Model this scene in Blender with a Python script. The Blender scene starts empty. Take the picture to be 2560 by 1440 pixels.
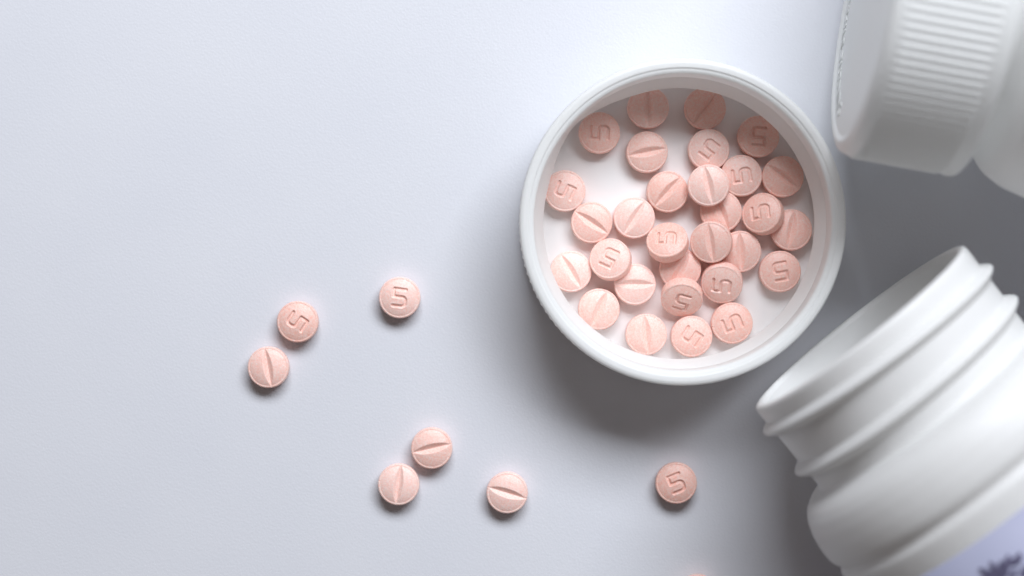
import bpy, bmesh, math, random
from mathutils import Vector, Matrix, noise

# ------------------------------------------------------------------ camera, light, exposure
MM = 0.001                      # every length below is given in millimetres
CAM_H = 400.0                   # camera height above the table top
PX = 0.068                      # millimetres of table per photograph pixel
scene = bpy.context.scene
C = scene.collection
R = math.radians

cam_data = bpy.data.cameras.new('camera')
cam = bpy.data.objects.new('camera', cam_data)
C.objects.link(cam)
cam.location = (0, 0, CAM_H * MM)
cam_data.sensor_width = 36
cam_data.lens = 36 * CAM_H / (2560 * PX)
cam_data.clip_start = 0.02
cam_data.clip_end = 20
cam_data.dof.use_dof = True
cam_data.dof.focus_distance = (CAM_H - 8.5) * MM
cam_data.dof.aperture_fstop = 7.2
scene.camera = cam

world = bpy.data.worlds.new('World')
scene.world = world
world.use_nodes = True
bg = world.node_tree.nodes['Background']
bg.inputs['Color'].default_value = (1.0, 0.85, 0.79, 1)     # the dim room round the table
bg.inputs['Strength'].default_value = 0.11

AZ, EL, DIST = R(75), R(48), 0.74
win = bpy.data.lights.new('window_light', 'AREA')
win.shape = 'RECTANGLE'
win.size, win.size_y = 0.66, 0.30
win.energy = 8.35
win.color = (0.905, 0.94, 1.0)
wo = bpy.data.objects.new('window_light', win)
C.objects.link(wo)
aim = Vector((0.035, 0.0, 0))
wo.location = aim + DIST * Vector((math.cos(AZ) * math.cos(EL), math.sin(AZ) * math.cos(EL), math.sin(EL)))
wo.rotation_euler = (aim - wo.location).to_track_quat('-Z', 'Y').to_euler()

scene.view_settings.view_transform = 'Standard'
scene.view_settings.look = 'None'
scene.view_settings.exposure = 0.0
scene.view_settings.gamma = 1.0
scene.cycles.max_bounces = 16
scene.cycles.diffuse_bounces = 10
scene.cycles.use_denoising = True


# ------------------------------------------------------------------ helpers
def at(px, py, z):
    """Photograph pixel at height z (mm) -> place in metres."""
    s = PX * (CAM_H - z) / CAM_H
    return Vector(((px - 1280) * s * MM, -(py - 720) * s * MM, z * MM))


def link(name, mesh, mat, parent=None):
    o = bpy.data.objects.new(name, mesh)
    if mat is not None and not mesh.materials:
        mesh.materials.append(mat)
    C.objects.link(o)
    o.parent = parent
    return o


def mesh_from(name, verts, faces, smooth=True):
    me = bpy.data.meshes.new(name)
    me.from_pydata([(x * MM, y * MM, z * MM) for x, y, z in verts], [], faces)
    me.validate()
    me.update()
    if smooth:
        me.polygons.foreach_set('use_smooth', [True] * len(me.polygons))
    return me


def tag(o, label=None, cat=None, group=None, kind=None):
    for k, v in (('label', label), ('category', cat), ('group', group), ('kind', kind)):
        if v:
            o[k] = v
    return o


def lathe(name, profile, seg, radial=None, closed=False):
    """Revolve (r, z) points round z; radial(r, z, angle) may push the radius. The first and last points may lie on the axis."""
    verts, faces, rows = [], [], []
    for r, z in profile:
        if r < 1e-6:
            rows.append([len(verts)])
            verts.append((0, 0, z))
        else:
            row = []
            for k in range(seg):
                a = 2 * math.pi * k / seg
                rr, zz = (radial(r, z, a) if radial else (r, z))
                row.append(len(verts))
                verts.append((rr * math.cos(a), rr * math.sin(a), zz))
            rows.append(row)
    pairs = list(zip(rows, rows[1:])) + ([(rows[-1], rows[0])] if closed else [])
    for A, B in pairs:
        for k in range(seg):
            k2 = (k + 1) % seg
            if len(A) == 1 and len(B) == 1:
                continue
            if len(A) == 1:
                faces.append((A[0], B[k2], B[k]))
            elif len(B) == 1:
                faces.append((A[k], A[k2], B[0]))
            else:
                faces.append((A[k], A[k2], B[k2], B[k]))
    return mesh_from(name, verts, faces)


def fillet(points, rad, n=4):
    """Round the inner corners of an open (r, z) polyline."""
    out = [points[0]]
    for i in range(1, len(points) - 1):
        p0, p1, p2 = Vector(points[i - 1]), Vector(points[i]), Vector(points[i + 1])
        d0, d1 = p0 - p1, p2 - p1
        t = min(rad, d0.length * 0.45, d1.length * 0.45)
        a, b = p1 + d0.normalized() * t, p1 + d1.normalized() * t
        for k in range(n + 1):
            u = k / n
            q = a * (1 - u) ** 2 + p1 * 2 * u * (1 - u) + b * u * u
            out.append((q.x, q.y))
    out.append(points[-1])
    return out


def smoothstep(a, b, x):
    t = min(1, max(0, (x - a) / (b - a)))
    return t * t * (3 - 2 * t)


# ------------------------------------------------------------------ materials
def new_mat(name, color, rough, spec=0.5, sss=0.0, sss_r=(1, 1, 1), sss_scale=0.001):
    m = bpy.data.materials.new(name)
    m.use_nodes = True
    b = m.node_tree.nodes['Principled BSDF']
    b.inputs['Base Color'].default_value = (*color, 1)
    b.inputs['Roughness'].default_value = rough
    b.inputs['Specular IOR Level'].default_value = spec
    b.inputs['Subsurface Weight'].default_value = sss
    b.inputs['Subsurface Radius'].default_value = sss_r
    b.inputs['Subsurface Scale'].default_value = sss_scale
    return m, m.node_tree, b


def see_through(nt, b, color, amount):
    """Let part of the light pass through the moulded wall, as thin white polythene does."""
    tr = nt.nodes.new('ShaderNodeBsdfTranslucent')
    tr.inputs['Color'].default_value = (*color, 1)
    mix = nt.nodes.new('ShaderNodeMixShader')
    mix.inputs[0].default_value = amount
    out = nt.nodes['Material Output']
    nt.links.new(b.outputs[0], mix.inputs[1])
    nt.links.new(tr.outputs[0], mix.inputs[2])
    nt.links.new(mix.outputs[0], out.inputs['Surface'])


def nd(nt, kind, **kw):
    n = nt.nodes.new(kind)
    for k, v in kw.items():
        if k in n.inputs:
            n.inputs[k].default_value = v
        else:
            setattr(n, k, v)
    return n


def coords(nt, which='Object', per_object=False):
    tc = nt.nodes.new('ShaderNodeTexCoord')
    out = tc.outputs[which]
    if per_object:
        oi = nt.nodes.new('ShaderNodeObjectInfo')
        mul = nd(nt, 'ShaderNodeVectorMath', operation='ADD')
        nt.links.new(out, mul.inputs[0])
        nt.links.new(oi.outputs['Random'], mul.inputs[1])
        out = mul.outputs[0]
    return out


def ramp(nt, src, stops):
    r = nt.nodes.new('ShaderNodeValToRGB')
    e = r.color_ramp.elements
    e[0].position, e[0].color = stops[0][0], (*stops[0][1], 1)
    e[1].position, e[1].color = stops[-1][0], (*stops[-1][1], 1)
    for p, c in stops[1:-1]:
        x = e.new(p)
        x.color = (*c, 1)
    nt.links.new(src, r.inputs[0])
    return r.outputs[0]


def bump(nt, b, src, dist, strength=1.0, prev=None):
    n = nd(nt, 'ShaderNodeBump', Strength=strength, Distance=dist)
    nt.links.new(src, n.inputs['Height'])
    if prev is not None:
        nt.links.new(prev, n.inputs['Normal'])
    nt.links.new(n.outputs[0], b.inputs['Normal'])
    return n.outputs[0]


# white laminate: fine pebbled grain
m_table, nt, b = new_mat('white_laminate', (0.80, 0.815, 0.85), 0.42, 0.45)
co = coords(nt)
n1 = nd(nt, 'ShaderNodeTexNoise', Scale=2600.0, Detail=3.0, Roughness=0.6)
n2 = nd(nt, 'ShaderNodeTexNoise', Scale=45.0, Detail=3.0, Roughness=0.5)
n3 = nd(nt, 'ShaderNodeTexVoronoi', Scale=2600.0)
for n in (n1, n2, n3):
    nt.links.new(co, n.inputs['Vector'])
col = ramp(nt, n2.outputs[0], [(0.3, (0.700, 0.716, 0.765)), (0.7, (0.722, 0.736, 0.780))])
nt.links.new(col, b.inputs['Base Color'])
p = bump(nt, b, n1.outputs[0], 0.00005, 0.36)
bump(nt, b, n3.outputs['Distance'], 0.00004, 0.35, p)
rr = nd(nt, 'ShaderNodeMapRange', **{'To Min': 0.36, 'To Max': 0.5})
nt.links.new(n1.outputs[0], rr.inputs[0])
nt.links.new(rr.outputs[0], b.inputs['Roughness'])

# pressed tablet powder: pink with paler and deeper grains
m_tab, nt, b = new_mat('pressed_pink_powder', (0.84, 0.52, 0.44), 0.44, 0.55, 0.10, (1.0, 0.45, 0.35), 0.0005)
co = coords(nt, per_object=True)
g1 = nd(nt, 'ShaderNodeTexNoise', Scale=5200.0, Detail=2.5, Roughness=0.65)
g2 = nd(nt, 'ShaderNodeTexNoise', Scale=2400.0, Detail=3.0, Roughness=0.6)
g3 = nd(nt, 'ShaderNodeTexVoronoi', Scale=2400.0)
for n in (g1, g2, g3):
    nt.links.new(co, n.inputs['Vector'])
mx = nd(nt, 'ShaderNodeMix', data_type='FLOAT')
mx.inputs[0].default_value = 0.42
nt.links.new(g1.outputs[0], mx.inputs[2])
nt.links.new(g2.outputs[0], mx.inputs[3])
col = ramp(nt, mx.outputs[0], [(0.34, (0.94, 0.50, 0.415)), (0.5, (0.95, 0.63, 0.55)), (0.66, (0.955, 0.75, 0.70))])
oi = nd(nt, 'ShaderNodeObjectInfo')
vr = nd(nt, 'ShaderNodeMapRange', **{'To Min': 0.94, 'To Max': 1.04})
nt.links.new(oi.outputs['Random'], vr.inputs[0])
hs = nd(nt, 'ShaderNodeHueSaturation')
nt.links.new(col, hs.inputs['Color'])
sr = nd(nt, 'ShaderNodeMapRange', **{'To Min': 1.12, 'To Max': 0.90})
nt.links.new(oi.outputs['Random'], sr.inputs[0])
nt.links.new(sr.outputs[0], hs.inputs['Saturation'])
nt.links.new(vr.outputs[0], hs.inputs['Value'])
nt.links.new(hs.outputs[0], b.inputs['Base Color'])
p = bump(nt, b, g1.outputs[0], 0.00007, 0.6)
bump(nt, b, g2.outputs[0], 0.00008, 0.35, p)

# translucent white polypropylene of the caps
m_cap, nt, b = new_mat('white_polypropylene', (0.90, 0.915, 0.91), 0.40, 0.4)
see_through(nt, b, (0.95, 0.95, 0.94), 0.28)
co = coords(nt)
c1 = nd(nt, 'ShaderNodeTexNoise', Scale=260.0, Detail=4.0, Roughness=0.55)
nt.links.new(co, c1.inputs['Vector'])
bump(nt, b, c1.outputs[0], 0.00012, 0.35)
rr = nd(nt, 'ShaderNodeMapRange', **{'To Min': 0.36, 'To Max': 0.50})
nt.links.new(c1.outputs[0], rr.inputs[0])
nt.links.new(rr.outputs[0], b.inputs['Roughness'])

# white board liner on the cap floor
m_liner, nt, b = new_mat('white_liner', (0.91, 0.90, 0.895), 0.5, 0.35, 0.2, (1, 1, 1), 0.001)
co = coords(nt)
c1 = nd(nt, 'ShaderNodeTexNoise', Scale=900.0, Detail=3.0)
nt.links.new(co, c1.inputs['Vector'])
bump(nt, b, c1.outputs[0], 0.00005, 0.4)

# opaque moulded bottle plastic
m_bot, nt, b = new_mat('white_bottle_plastic', (0.84, 0.845, 0.84), 0.40, 0.4)
see_through(nt, b, (0.95, 0.94, 0.92), 0.24)
co = coords(nt)
c1 = nd(nt, 'ShaderNodeTexNoise', Scale=180.0, Detail=4.0, Roughness=0.55)
nt.links.new(co, c1.inputs['Vector'])
bump(nt, b, c1.outputs[0], 0.00025, 0.3)
rr = nd(nt, 'ShaderNodeMapRange', **{'To Min': 0.36, 'To Max': 0.50})
nt.links.new(c1.outputs[0], rr.inputs[0])
nt.links.new(rr.outputs[0], b.inputs['Roughness'])

m_label, nt, b = new_mat('pale_lavender_label', (0.60, 0.62, 0.80), 0.45, 0.4)
co = coords(nt)
c1 = nd(nt, 'ShaderNodeTexNoise', Scale=70.0, Detail=2.0)
nt.links.new(co, c1.inputs['Vector'])
nt.links.new(ramp(nt, c1.outputs[0], [(0.3, (0.41, 0.43, 0.58)), (0.7, (0.46, 0.475, 0.62))]), b.inputs['Base Color'])

m_print, nt, b = new_mat('dark_violet_ink', (0.06, 0.05, 0.13), 0.5, 0.4)
co = coords(nt)
c1 = nd(nt, 'ShaderNodeTexNoise', Scale=900.0, Detail=3.0)
nt.links.new(co, c1.inputs['Vector'])
nt.links.new(ramp(nt, c1.outputs[0], [(0.35, (0.11, 0.105, 0.18)), (0.65, (0.17, 0.16, 0.26))]), b.inputs['Base Color'])



# ------------------------------------------------------------------ the table
bm = bmesh.new()
bmesh.ops.create_cube(bm, size=1.0)
for v in bm.verts:
    v.co = Vector((v.co.x * 0.56, v.co.y * 0.44, (v.co.z - 0.5) * 0.018))
me = bpy.data.meshes.new('tabletop')
bm.to_mesh(me)
bm.free()
tag(link('tabletop', me, m_table), 'smooth white laminate tabletop with fine pebbled grain', kind='structure')


# ------------------------------------------------------------------ the upturned cap (dish)
RIBS, SEG = 118, 118 * 8


def rib_push(z0, z1):
    def f(r, z, a):
        if r > 26.2 and z0 < z < z1:
            k = min(smoothstep(z0, z0 + 0.5, z), 1 - smoothstep(z1 - 0.5, z1, z))
            w = 0.5 + 0.5 * math.cos(RIBS * a)
            return r + k * (0.50 * w - 0.20), z
        return r, z
    return f


def cap_profile(floor_z, in_r):
    outer = [(0, 0.35), (22.4, 0.35), (22.9, 0.0), (24.9, 0.0), (26.0, 0.5), (26.4, 1.6)]
    wall = [(26.42, z) for z in (2.0, 2.2, 2.5, 2.8, 6, 10, 14.0, 14.4, 14.7, 15.0)]
    rim = [(26.5, 15.3), (26.68, 16.2), (26.5, 16.8), (26.0, 17.0), (25.2, 16.95), (25.02, 16.72),
           (24.7, 16.66), (24.3, 16.4), (in_r, 15.6)]
    inner = [(in_r, 12), (in_r, 8), (in_r, 4), (in_r, floor_z + 0.6), (in_r - 0.5, floor_z), (0, floor_z)]
    return fillet(outer, 0.35, 3) + wall + fillet(rim, 0.16, 3) + inner


def thread_inside(name, turn_gap_deg):
    """Thread bead running once round inside the cap wall, fading out at the gap."""
    sect = [(24.3, 11.2), (24.05, 10.8), (23.75, 10.2), (23.45, 9.5), (23.18, 8.85), (22.94, 8.2), (22.76, 7.7), (22.65, 7.4), (22.60, 7.15),
            (22.64, 6.85), (22.85, 6.5), (23.5, 6.0), (24.3, 5.5)]
    g = R(turn_gap_deg)

    def f(r, z, a):
        d = abs((a - g + math.pi) % (2 * math.pi) - math.pi)
        k = smoothstep(R(-13), R(31), d)
        u = ((a - g) % (2 * math.pi)) / (2 * math.pi)
        return 24.3 - (24.3 - r) * k, z + 1.2 * (u - 0.5)
    return lathe(name, sect, 360, f)


cap = bpy.data.objects.new('bottle_cap', None)
C.objects.link(cap)
tag(cap, 'upturned white ribbed screw cap used as a dish full of pink tablets', 'bottle cap')
cap.location = at(1707.5, 555, 17.0)
cap.location.z = 0
shell = link('cap_shell', lathe('cap_shell', cap_profile(1.2, 24.1), SEG, rib_push(2.0, 15.0)), m_cap, cap)
link('thread', thread_inside('inner_thread', 137), m_cap, cap)
link('liner', lathe('liner', [(0, 1.25), (23.7, 1.25), (23.95, 1.35), (23.95, 1.5), (23.8, 1.6), (0, 1.6)], 180), m_liner, cap)


# ------------------------------------------------------------------ tablets
def seg_dist(px, py, ax, ay, bx, by):
    dx, dy = bx - ax, by - ay
    t = max(0, min(1, ((px - ax) * dx + (py - ay) * dy) / (dx * dx + dy * dy)))
    return math.hypot(px - ax - t * dx, py - ay - t * dy)


GLYPH = [(0.86, 1.32), (-0.90, 1.32), (-0.90, 0.14), (0.42, 0.14)]
for k in range(7):                                                    # rounded bowl of the 5
    a = math.pi / 2 * (1 - k / 6)
    GLYPH.append((0.42 + 0.5 * math.cos(a), -0.36 + 0.5 * math.sin(a)))
for k in range(7):
    a = -math.pi / 2 * (k / 6)
    GLYPH.append((0.42 + 0.5 * math.cos(a), -0.82 + 0.5 * math.sin(a)))
GLYPH.append((-0.90, -1.32))
GLYPH = [(x * 1.12, y * 1.08) for x, y in GLYPH]


def dome(r):
    if r > 3.16:
        return 0.06 * math.sin(math.pi * min(1.0, (r - 3.16) / 0.20)) - 0.03 * max(0.0, (r - 3.36) / 0.06)
    return 0.64 * (1 - (r / 3.16) ** 2) ** 0.85


def face_five(x, y, r):
    h = dome(r)
    if abs(x) < 1.6 and abs(y) < 2.0:
        d = min(seg_dist(x, y, *GLYPH[i], *GLYPH[i + 1]) for i in range(len(GLYPH) - 1))
        h -= 0.34 * (1 - smoothstep(0.12, 0.32, d)) - 0.015 * (1 - smoothstep(0.0, 0.16, abs(d - 0.42)))
    return h


def face_score(x, y, r):
    h = dome(r)
    v = 0.84 * math.sqrt(y * y + 0.003) - 0.06
    k = 0.025
    t = max(0.0, k - abs(h - v)) / k
    return min(h, v) - t * t * k * 0.25


def tablet_mesh(name, seed):
    rnd = random.Random(seed)
    N, RF, HB = 92, 3.42, 0.95
    off = Vector((rnd.uniform(0, 50), rnd.uniform(0, 50), rnd.uniform(0, 50)))
    chips = [(rnd.uniform(0, 2 * math.pi), rnd.uniform(0.03, 0.08), rnd.uniform(0.03, 0.09), rnd.choice((0, 1))) for _ in range(5)]
    verts, faces, idx = [], [], []

    def disc(i, j):
        a, b2 = 2 * i / (N - 1) - 1, 2 * j / (N - 1) - 1
        if a == 0 and b2 == 0:
            return 0.0, 0.0
        if abs(a) > abs(b2):
            r, ph = a, math.pi / 4 * b2 / a
        else:
            r, ph = b2, math.pi / 2 - math.pi / 4 * a / b2
        return r * math.cos(ph) * RF, r * math.sin(ph) * RF

    def edge_noise(x, y, z, r):
        w = smoothstep(3.0, 3.5, r)
        q = Vector((x, y, z))
        e = 0.030 * w * noise.noise(q * 3.1 + off) + 0.010 * noise.noise(q * 5 + off)
        ang = math.atan2(y, x)
        for ca, cw, cd, side in chips:
            da = abs((ang - ca + math.pi) % (2 * math.pi) - math.pi)
            if (z > 0) == (side == 0) and da < cw:
                e -= cd * w * (1 - (da / cw) ** 2)
        return e

    for side, fn in ((1, face_five), (-1, face_score)):
        base = len(verts)
        for i in range(N):
            for j in range(N):
                x, y = disc(i, j)
                r = math.hypot(x, y)
                z = side * (HB + fn(x, y, r) + edge_noise(x, y, side * HB, r))
                verts.append((x, y, z))
        for i in range(N - 1):
            for j in range(N - 1):
                q = [base + i * N + j, base + (i + 1) * N + j, base + (i + 1) * N + j + 1, base + i * N + j + 1]
                faces.append(q if side == 1 else q[::-1])
        ring = [(i, 0) for i in range(N - 1)] + [(N - 1, j) for j in range(N - 1)] + [(i, N - 1) for i in range(N - 1, 0, -1)] + [(0, j) for j in range(N - 1, 0, -1)]
        idx.append([base + i * N + j for i, j in ring])
    top, bot = idx
    prev = top
    for r, z in ((3.475, 0.86), (3.50, 0.76), (3.505, 0.4), (3.505, 0.0), (3.505, -0.4), (3.50, -0.76), (3.475, -0.86)):
        row = []
        for t in top:
            x, y, _ = verts[t]
            l = math.hypot(x, y)
            ux, uy = x / l, y / l
            rr = r + 0.014 * noise.noise(Vector((ux * 9, uy * 9, z * 3)) + off)
            row.append(len(verts))
            verts.append((ux * rr, uy * rr, z))
        for k in range(len(row)):
            k2 = (k + 1) % len(row)
            faces.append((prev[k], row[k], row[k2], prev[k2]))
        prev = row
    for k in range(len(prev)):
        k2 = (k + 1) % len(prev)
        faces.append((prev[k], bot[k], bot[k2], prev[k2]))
    return mesh_from(name, verts, faces)


tab_meshes = [tablet_mesh('tablet', s) for s in (3, 11, 27, 42)]
for me in tab_meshes:
    me.materials.append(m_tab)
count = 0


def place_tablet(loc, tilt, face, ang, label, group):
    global count
    o = bpy.data.objects.new('tablet', tab_meshes[count % len(tab_meshes)])
    count += 1
    C.objects.link(o)
    nrm = Vector((tilt[0], tilt[1], math.sqrt(max(0.05, 1 - tilt[0] ** 2 - tilt[1] ** 2)))).normalized()
    m = Vector((0, 0, 1)).rotation_difference(nrm).to_matrix() @ Matrix.Rotation(R(ang), 3, 'Z')
    if face == 1:
        m = m @ Matrix.Rotation(math.pi, 3, 'X')
    o.rotation_euler = m.to_euler()
    o.location = loc
    tag(o, label, 'tablet', group)
    return o


# x, y, z (mm), tilt x, tilt y, face up (5 = number, 1 = slit), turn, label
IN_CAP = [
    (14.713, 26.118, 3.0, -0.0, -0.0, 5, 88, 'pink tablet stamped 5 lying where the inner thread of the cap leaves a gap'),
    (41.507, 25.511, 3.0, 0.0, -0.0, 5, 177, 'shaded pink tablet with an upside-down 5 under the cap wall nearest the capped bottle'),
    (33.147, 23.3, 3.0, -0.009, -0.001, 5, 143, 'flat pink tablet stamped 5 whose lower edge is covered by the topmost slit tablet'),
    (38.643, 18.914, 3.0, -0.015, 0.004, 5, 99, 'tablet with a sideways 5 between the topmost slit tablet and one at the wall'),
    (42.25, 12.415, 4.157, -0.443, 0.223, 5, 98, 'tilted pink tablet stamped 5 resting on a shaded slit tablet at the cap wall'),
    (8.903, 16.338, 3.0, -0.0, 0.001, 5, 246, 'pink tablet stamped 5 slid partly under the inner thread ridge of the cap'),
    (16.588, 4.766, 4.346, -0.24, 0.192, 5, 154, 'pink tablet stamped 5 leaning on the tablet with the exactly horizontal slit'),
    (26.118, 7.634, 4.986, -0.197, 0.528, 5, 86, 'pale tablet stamped 5, tilted up to the light with its lower side band fully showing'),
    (35.335, 0.931, 3.964, -0.128, -0.413, 5, 83, 'tilted tablet with a sideways 5, upper side band lit, just above a flat 5 tablet'),
    (28.542, -1.51, 4.497, -0.056, -0.614, 5, 161, 'most steeply tilted tablet stamped 5, face shaded, leaning back on a nearly hidden tablet'),
    (45.151, 2.767, 3.0, -0.0, 0.0, 5, 190, 'pink tablet with an upside-down 5 lying apart on the cap floor nearest the open bottle'),
    (37.052, -5.94, 3.0, -0.0, -0.0, 5, 112, 'flat pink tablet stamped 5 beside the bare lower floor of the cap, touching nothing below'),
    (30.257, -8.16, 3.0, 0.005, -0.016, 5, 236, 'lowest of the flat 5 tablets in the cap, its edge slipped under the thread ridge'),
    (22.947, 30.37, 3.0, -0.0, -0.0, 1, 90, 'dark shaded slit tablet below the top cap wall, slit running straight up and down'),
    (32.53, 30.245, 3.0, 0.0, 0.0, 1, 53, 'dark shaded slit tablet below the top cap wall, slit running diagonally'),
    (22.744, 22.879, 3.0, -0.0, 0.0, 1, 11, 'slit tablet just below the two shaded ones, its slit nearly horizontal'),
    (26.186, 16.197, 3.0, -0.0, 0.0, 1, 48, 'flat slit tablet touching the topmost tablet, its slit rising diagonally'),
    (32.948, 17.185, 5.171, -0.051, 0.022, 1, 102, 'bright slit tablet lying flat on top of three other tablets in the cap'),
    (45.639, 18.744, 3.0, -0.016, -0.012, 1, -37, 'flat slit tablet against the shaded cap wall, its slit falling diagonally'),
    (13.424, 11.023, 3.0, -0.017, -0.018, 1, -34, 'flat slit tablet touching the 5 tablet under the thread ridge, slit falling diagonally'),
    (20.583, 11.813, 3.0, 0.0, -0.0, 1, 57, 'flat slit tablet in the middle of a row of three slit tablets, slit rising steeply'),
    (35.232, 12.823, 2.999, -0.038, 0.024, 1, 112, 'half hidden slit tablet beneath both the topmost flat tablet and the raised tilted one'),
    (47.074, 9.768, 3.009, -0.05, 0.018, 1, 80, 'shaded slit tablet at the cap wall, partly covered by a tilted 5 tablet'),
    (33.473, 7.746, 5.008, -0.205, -0.113, 1, 98, 'slit tablet with its side band showing, raised and tilted beside the pale tilted 5 tablet'),
    (38.479, 6.155, 3.002, -0.025, -0.04, 1, 93, 'flat slit tablet half under the raised tilted slit tablet, slit nearly vertical'),
    (28.345, 3.235, 3.078, -0.022, -0.116, 1, 63, 'mostly hidden slit tablet pinned under the tilted tablets at the pile centre'),
    (9.921, 2.767, 3.0, -0.0, 0.0, 1, 121, 'slit tablet cut off by the thread ridge, its slit falling steeply'),
    (20.734, 0.592, 2.999, -0.03, 0.033, 1, 0, 'slit tablet with an exactly horizontal slit, partly under a leaning 5 tablet'),
    (14.645, -3.577, 3.0, -0.0, 0.0, 1, 66, 'slit tablet under the lower cap wall, its slit rising steeply towards its upper edge'),
    (22.609, -7.829, 3.0, -0.0, 0.0, 1, 96, 'slit tablet with a vertical slit at the very bottom of the cap floor'),
]
for x, y, z, tx, ty, f, a, lab in IN_CAP:
    place_tablet(Vector((x, y, z)) * MM, (tx, ty), f, a, lab, 'pink tablets in the upturned cap')

LOOSE = [
    (745, 804.5, 5, 236, 'pink tablet stamped 5 on the table, upper one of the pair farthest from the cap'),
    (999.5, 744, 5, -7, 'pink tablet with an upright 5 lying alone on the brightly lit open table'),
    (1690, 1207, 5, 22, 'darker pink tablet stamped 5 alone on the shaded table below the cap'),
    (672, 918, 1, 100, 'slit tablet on the table farthest from the cap, slit nearly vertical'),
    (1079.5, 1120, 1, 13, 'slit tablet on the table with a nearly horizontal slit, upper of a close pair'),
    (997, 1210.5, 1, 82, 'slit tablet on the table with a nearly vertical slit, lower of a close pair'),
    (1268, 1231, 1, -17, 'lone slit tablet on the table, slit falling gently, opposite the shaded 5 tablet'),
    (1745, 1487, 1, 40, 'tablet almost wholly beyond the lower picture edge, only a thin sliver visible'),
]
for px, py, f, a, lab in LOOSE:
    place_tablet(at(px, py, 1.42), (random.Random(px).uniform(-.02, .02), random.Random(py).uniform(-.02, .02)), f, a, lab,
                 'pink tablets loose on the table')


# ------------------------------------------------------------------ bottles
def bottle_root(tilt, name, px, py, h, axis_px, label, cat):
    """Empty at the mouth (or cap face) centre; local +z runs down the bottle, local +x points up."""
    e = bpy.data.objects.new(name, None)
    C.objects.link(e)
    ax = Vector((axis_px[0], -axis_px[1], 0)).normalized()
    up = Vector((0, 0, 1))
    ax, up = (ax - up * math.tan(R(tilt))).normalized(), (up + ax * math.tan(R(tilt))).normalized()
    m = Matrix((up, ax.cross(up), ax)).transposed()
    e.rotation_euler = m.to_euler()
    e.location = at(px, py, h)
    tag(e, label, cat)
    return e, m


# --- open bottle lying with its mouth towards the cap
HB = 26.9
ob, ob_m = bottle_root(0.0, 'pill_bottle', 2146, 816, HB, (0.623, 0.782),
                       'open white bottle lying on its side, threaded mouth towards the cap of tablets', 'pill bottle')
body = [(19.2, 0.9), (19.45, 0.25), (19.9, 0.0), (20.5, 0.02), (20.85, 0.35), (20.92, 1.2), (20.85, 3.5), (20.75, 8), (20.65, 14),
        (20.6, 15.6), (20.75, 16.5), (21.9, 16.95), (23.3, 17.35), (24.6, 18.2), (25.6, 19.6), (26.3, 21.6), (26.7, 24.0), (26.75, 26.2),
        (26.45, 27.2), (26.05, 27.8), (25.95, 28.3), (26.15, 28.9), (26.5, 29.4), (26.6, 30.2), (26.6, 45), (26.6, 70), (26.6, 86),
        (26.2, 89), (25.0, 91), (22.5, 92), (0, 91.2)]
inside = [(0, 89.8), (22.5, 90.3), (24.6, 88), (25.1, 84), (25.1, 60), (25.1, 30), (25.1, 24), (24.2, 20.5), (21.8, 18.4), (19.4, 17.2),
          (19.15, 15), (19.15, 8), (19.2, 0.9)]
link('bottle_body', lathe('bottle_body', fillet(body + inside, 0.5, 3), 256), m_bot, ob)


def neck_thread(name, z0, crest, skew, phase, width=2.25):
    hw, base = width * 0.95, 20.45
    sect = []
    for k in range(17):
        u = -1 + 2 * k / 16
        sect.append((base + (crest - base) * math.exp(-(u * 2.05) ** 2) * (1 if u < 0 else 1.0) - 0.03 * abs(u), z0 + u * hw + 0.15 * u * u))

    def f(r, z, a):
        return r, z + skew * math.cos(a - phase)
    return lathe(name, sect, 200, f)


link('thread', neck_thread('neck_thread', 4.7, 22.35, 0.55, R(-90)), m_bot, ob)
link('thread', neck_thread('neck_thread', 11.9, 22.35, 0.40, R(90)), m_bot, ob)

lab_me = lathe('label', [(26.62, 33.2), (26.70, 33.2), (26.70, 50), (26.70, 76), (26.62, 76)], 256)
label = link('label', lab_me, m_label, ob)


def on_barrel(root, m, px, py, rad):
    """(angle, distance along) of the barrel point seen at a photograph pixel, solved along the camera ray."""
    o, d = Vector((0, 0, CAM_H * MM)), (at(px, py, 0) - Vector((0, 0, CAM_H * MM))).normalized()
    inv = m.transposed()
    o2, d2 = inv @ (o - root.location) / MM, inv @ d
    A = d2.x ** 2 + d2.y ** 2
    B = 2 * (o2.x * d2.x + o2.y * d2.y)
    Cc = o2.x ** 2 + o2.y ** 2 - rad ** 2
    t = (-B - math.sqrt(max(0, B * B - 4 * A * Cc))) / (2 * A)
    q = o2 + d2 * t
    return math.atan2(q.y, q.x), q.z


def petal(cx, cy, length, width, ang, rad):
    """A leaf-shaped patch of ink wrapped on the barrel: cx is arc length, cy the distance along."""
    pts, n = [], 14
    for k in range(n):
        t = k / n * 2 * math.pi
        u = (0.5 - 0.5 * math.cos(t)) * length
        v = math.sin(t) * width * 0.5 * (0.55 + 0.45 * math.sin(u / length * math.pi))
        pts.append((cx + u * math.cos(ang) - v * math.sin(ang), cy + u * math.sin(ang) + v * math.cos(ang)))
    return [(rad * math.cos(x / rad), rad * math.sin(x / rad), y) for x, y in pts]


verts, faces = [], []
a0, z0 = on_barrel(ob, ob_m, 2515, 1462, 26.75)
x0 = a0 * 26.76
rnd = random.Random(5)
for k in range(34):
    ang = 2 * math.pi * k * 0.382 + rnd.uniform(-0.2, 0.2)
    off = rnd.uniform(0.2, 3.6)
    p = petal(x0 + off * math.cos(ang), z0 + off * math.sin(ang), rnd.uniform(1.4, 2.6), rnd.uniform(0.9, 1.5), ang + rnd.uniform(-0.5, 0.5), 26.76 + k * 0.004)
    faces.append(tuple(range(len(verts), len(verts) + len(p))))
    verts += p
link('leaf_print', mesh_from('leaf_print', verts, faces, False), m_print, label)

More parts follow.
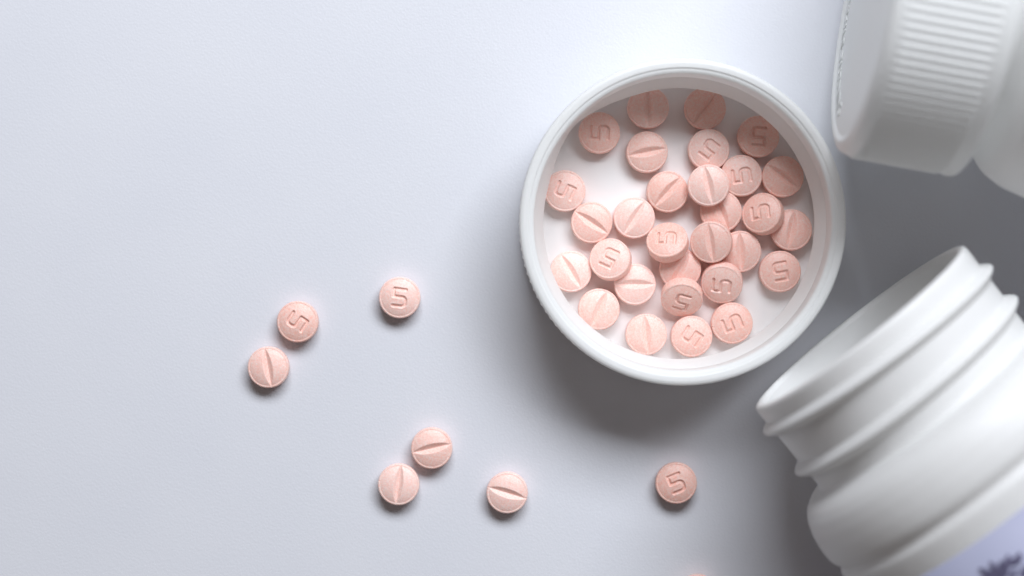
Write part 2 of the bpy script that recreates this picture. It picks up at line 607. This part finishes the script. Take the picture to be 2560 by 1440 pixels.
# --- capped bottle lying behind it
HC = 30.8
cb, cb_m = bottle_root(1.3, 'pill_bottle', 2171, -30, HC, (0.984, 0.178),
                       'closed white bottle lying on its side with its ribbed screw cap still on', 'pill bottle')
body = [(0, 18.9), (20.0, 18.9), (20.2, 18.4), (20.25, 19.6), (20.4, 20.8), (21.8, 21.5), (23.8, 22.5), (25.6, 24.2), (27.0, 27.0), (28.0, 31.0),
        (28.45, 34.0), (28.5, 40.0), (28.5, 70.0), (28.5, 92.0), (28.0, 95.5), (26.6, 98), (24, 99), (0, 98.2)]
link('bottle_body', lathe('bottle_body', fillet(body, 0.6, 3), 256), m_bot, cb)
ccap_me = lathe('ribbed_cap', [(r, z) for r, z in fillet([(0, 0.45), (23.6, 0.45), (24.1, 0.1), (24.7, 0.0), (25.9, 0.55), (26.35, 1.7)], 0.4, 3)]
                + [(26.42, z) for z in (2.0, 2.2, 2.5, 2.8, 6, 10, 14.4, 14.8, 15.1, 15.4)]
                + fillet([(26.5, 15.7), (26.75, 16.6), (26.65, 17.3), (26.2, 17.6), (25.2, 17.6), (24.6, 17.2), (24.1, 16.5), (22.2, 16.2)], 0.2, 3),
                SEG, rib_push(2.0, 15.4))
for v in ccap_me.vertices:
    v.co.z *= 1.065
ccap = link('ribbed_cap', ccap_me, m_cap, cb)

# raised instruction running round the cap face
cu = bpy.data.curves.new('raised_lettering', 'FONT')
cu.body = 'PUSH DOWN WHILE TURNING'
cu.size = 3.1
cu.space_character = 1.12
cu.align_x = 'CENTER'
cu.extrude = 0.06
cu.bevel_depth = 0.03
tmp = bpy.data.objects.new('tmp_text', cu)
C.objects.link(tmp)
bpy.context.view_layer.update()
te = bpy.data.meshes.new_from_object(tmp.evaluated_get(bpy.context.evaluated_depsgraph_get()))
bpy.data.objects.remove(tmp)
for v in te.vertices:
    # letters stand with their feet outward on the half of the ring nearest the table
    th = v.co.x / 21.4
    rad = 22.1 - v.co.y
    v.co = Vector((-rad * math.cos(th), rad * math.sin(th), 0.40 - v.co.z)) * MM
te.name = 'raised_lettering'
lt = link('raised_lettering', te, m_cap, ccap)
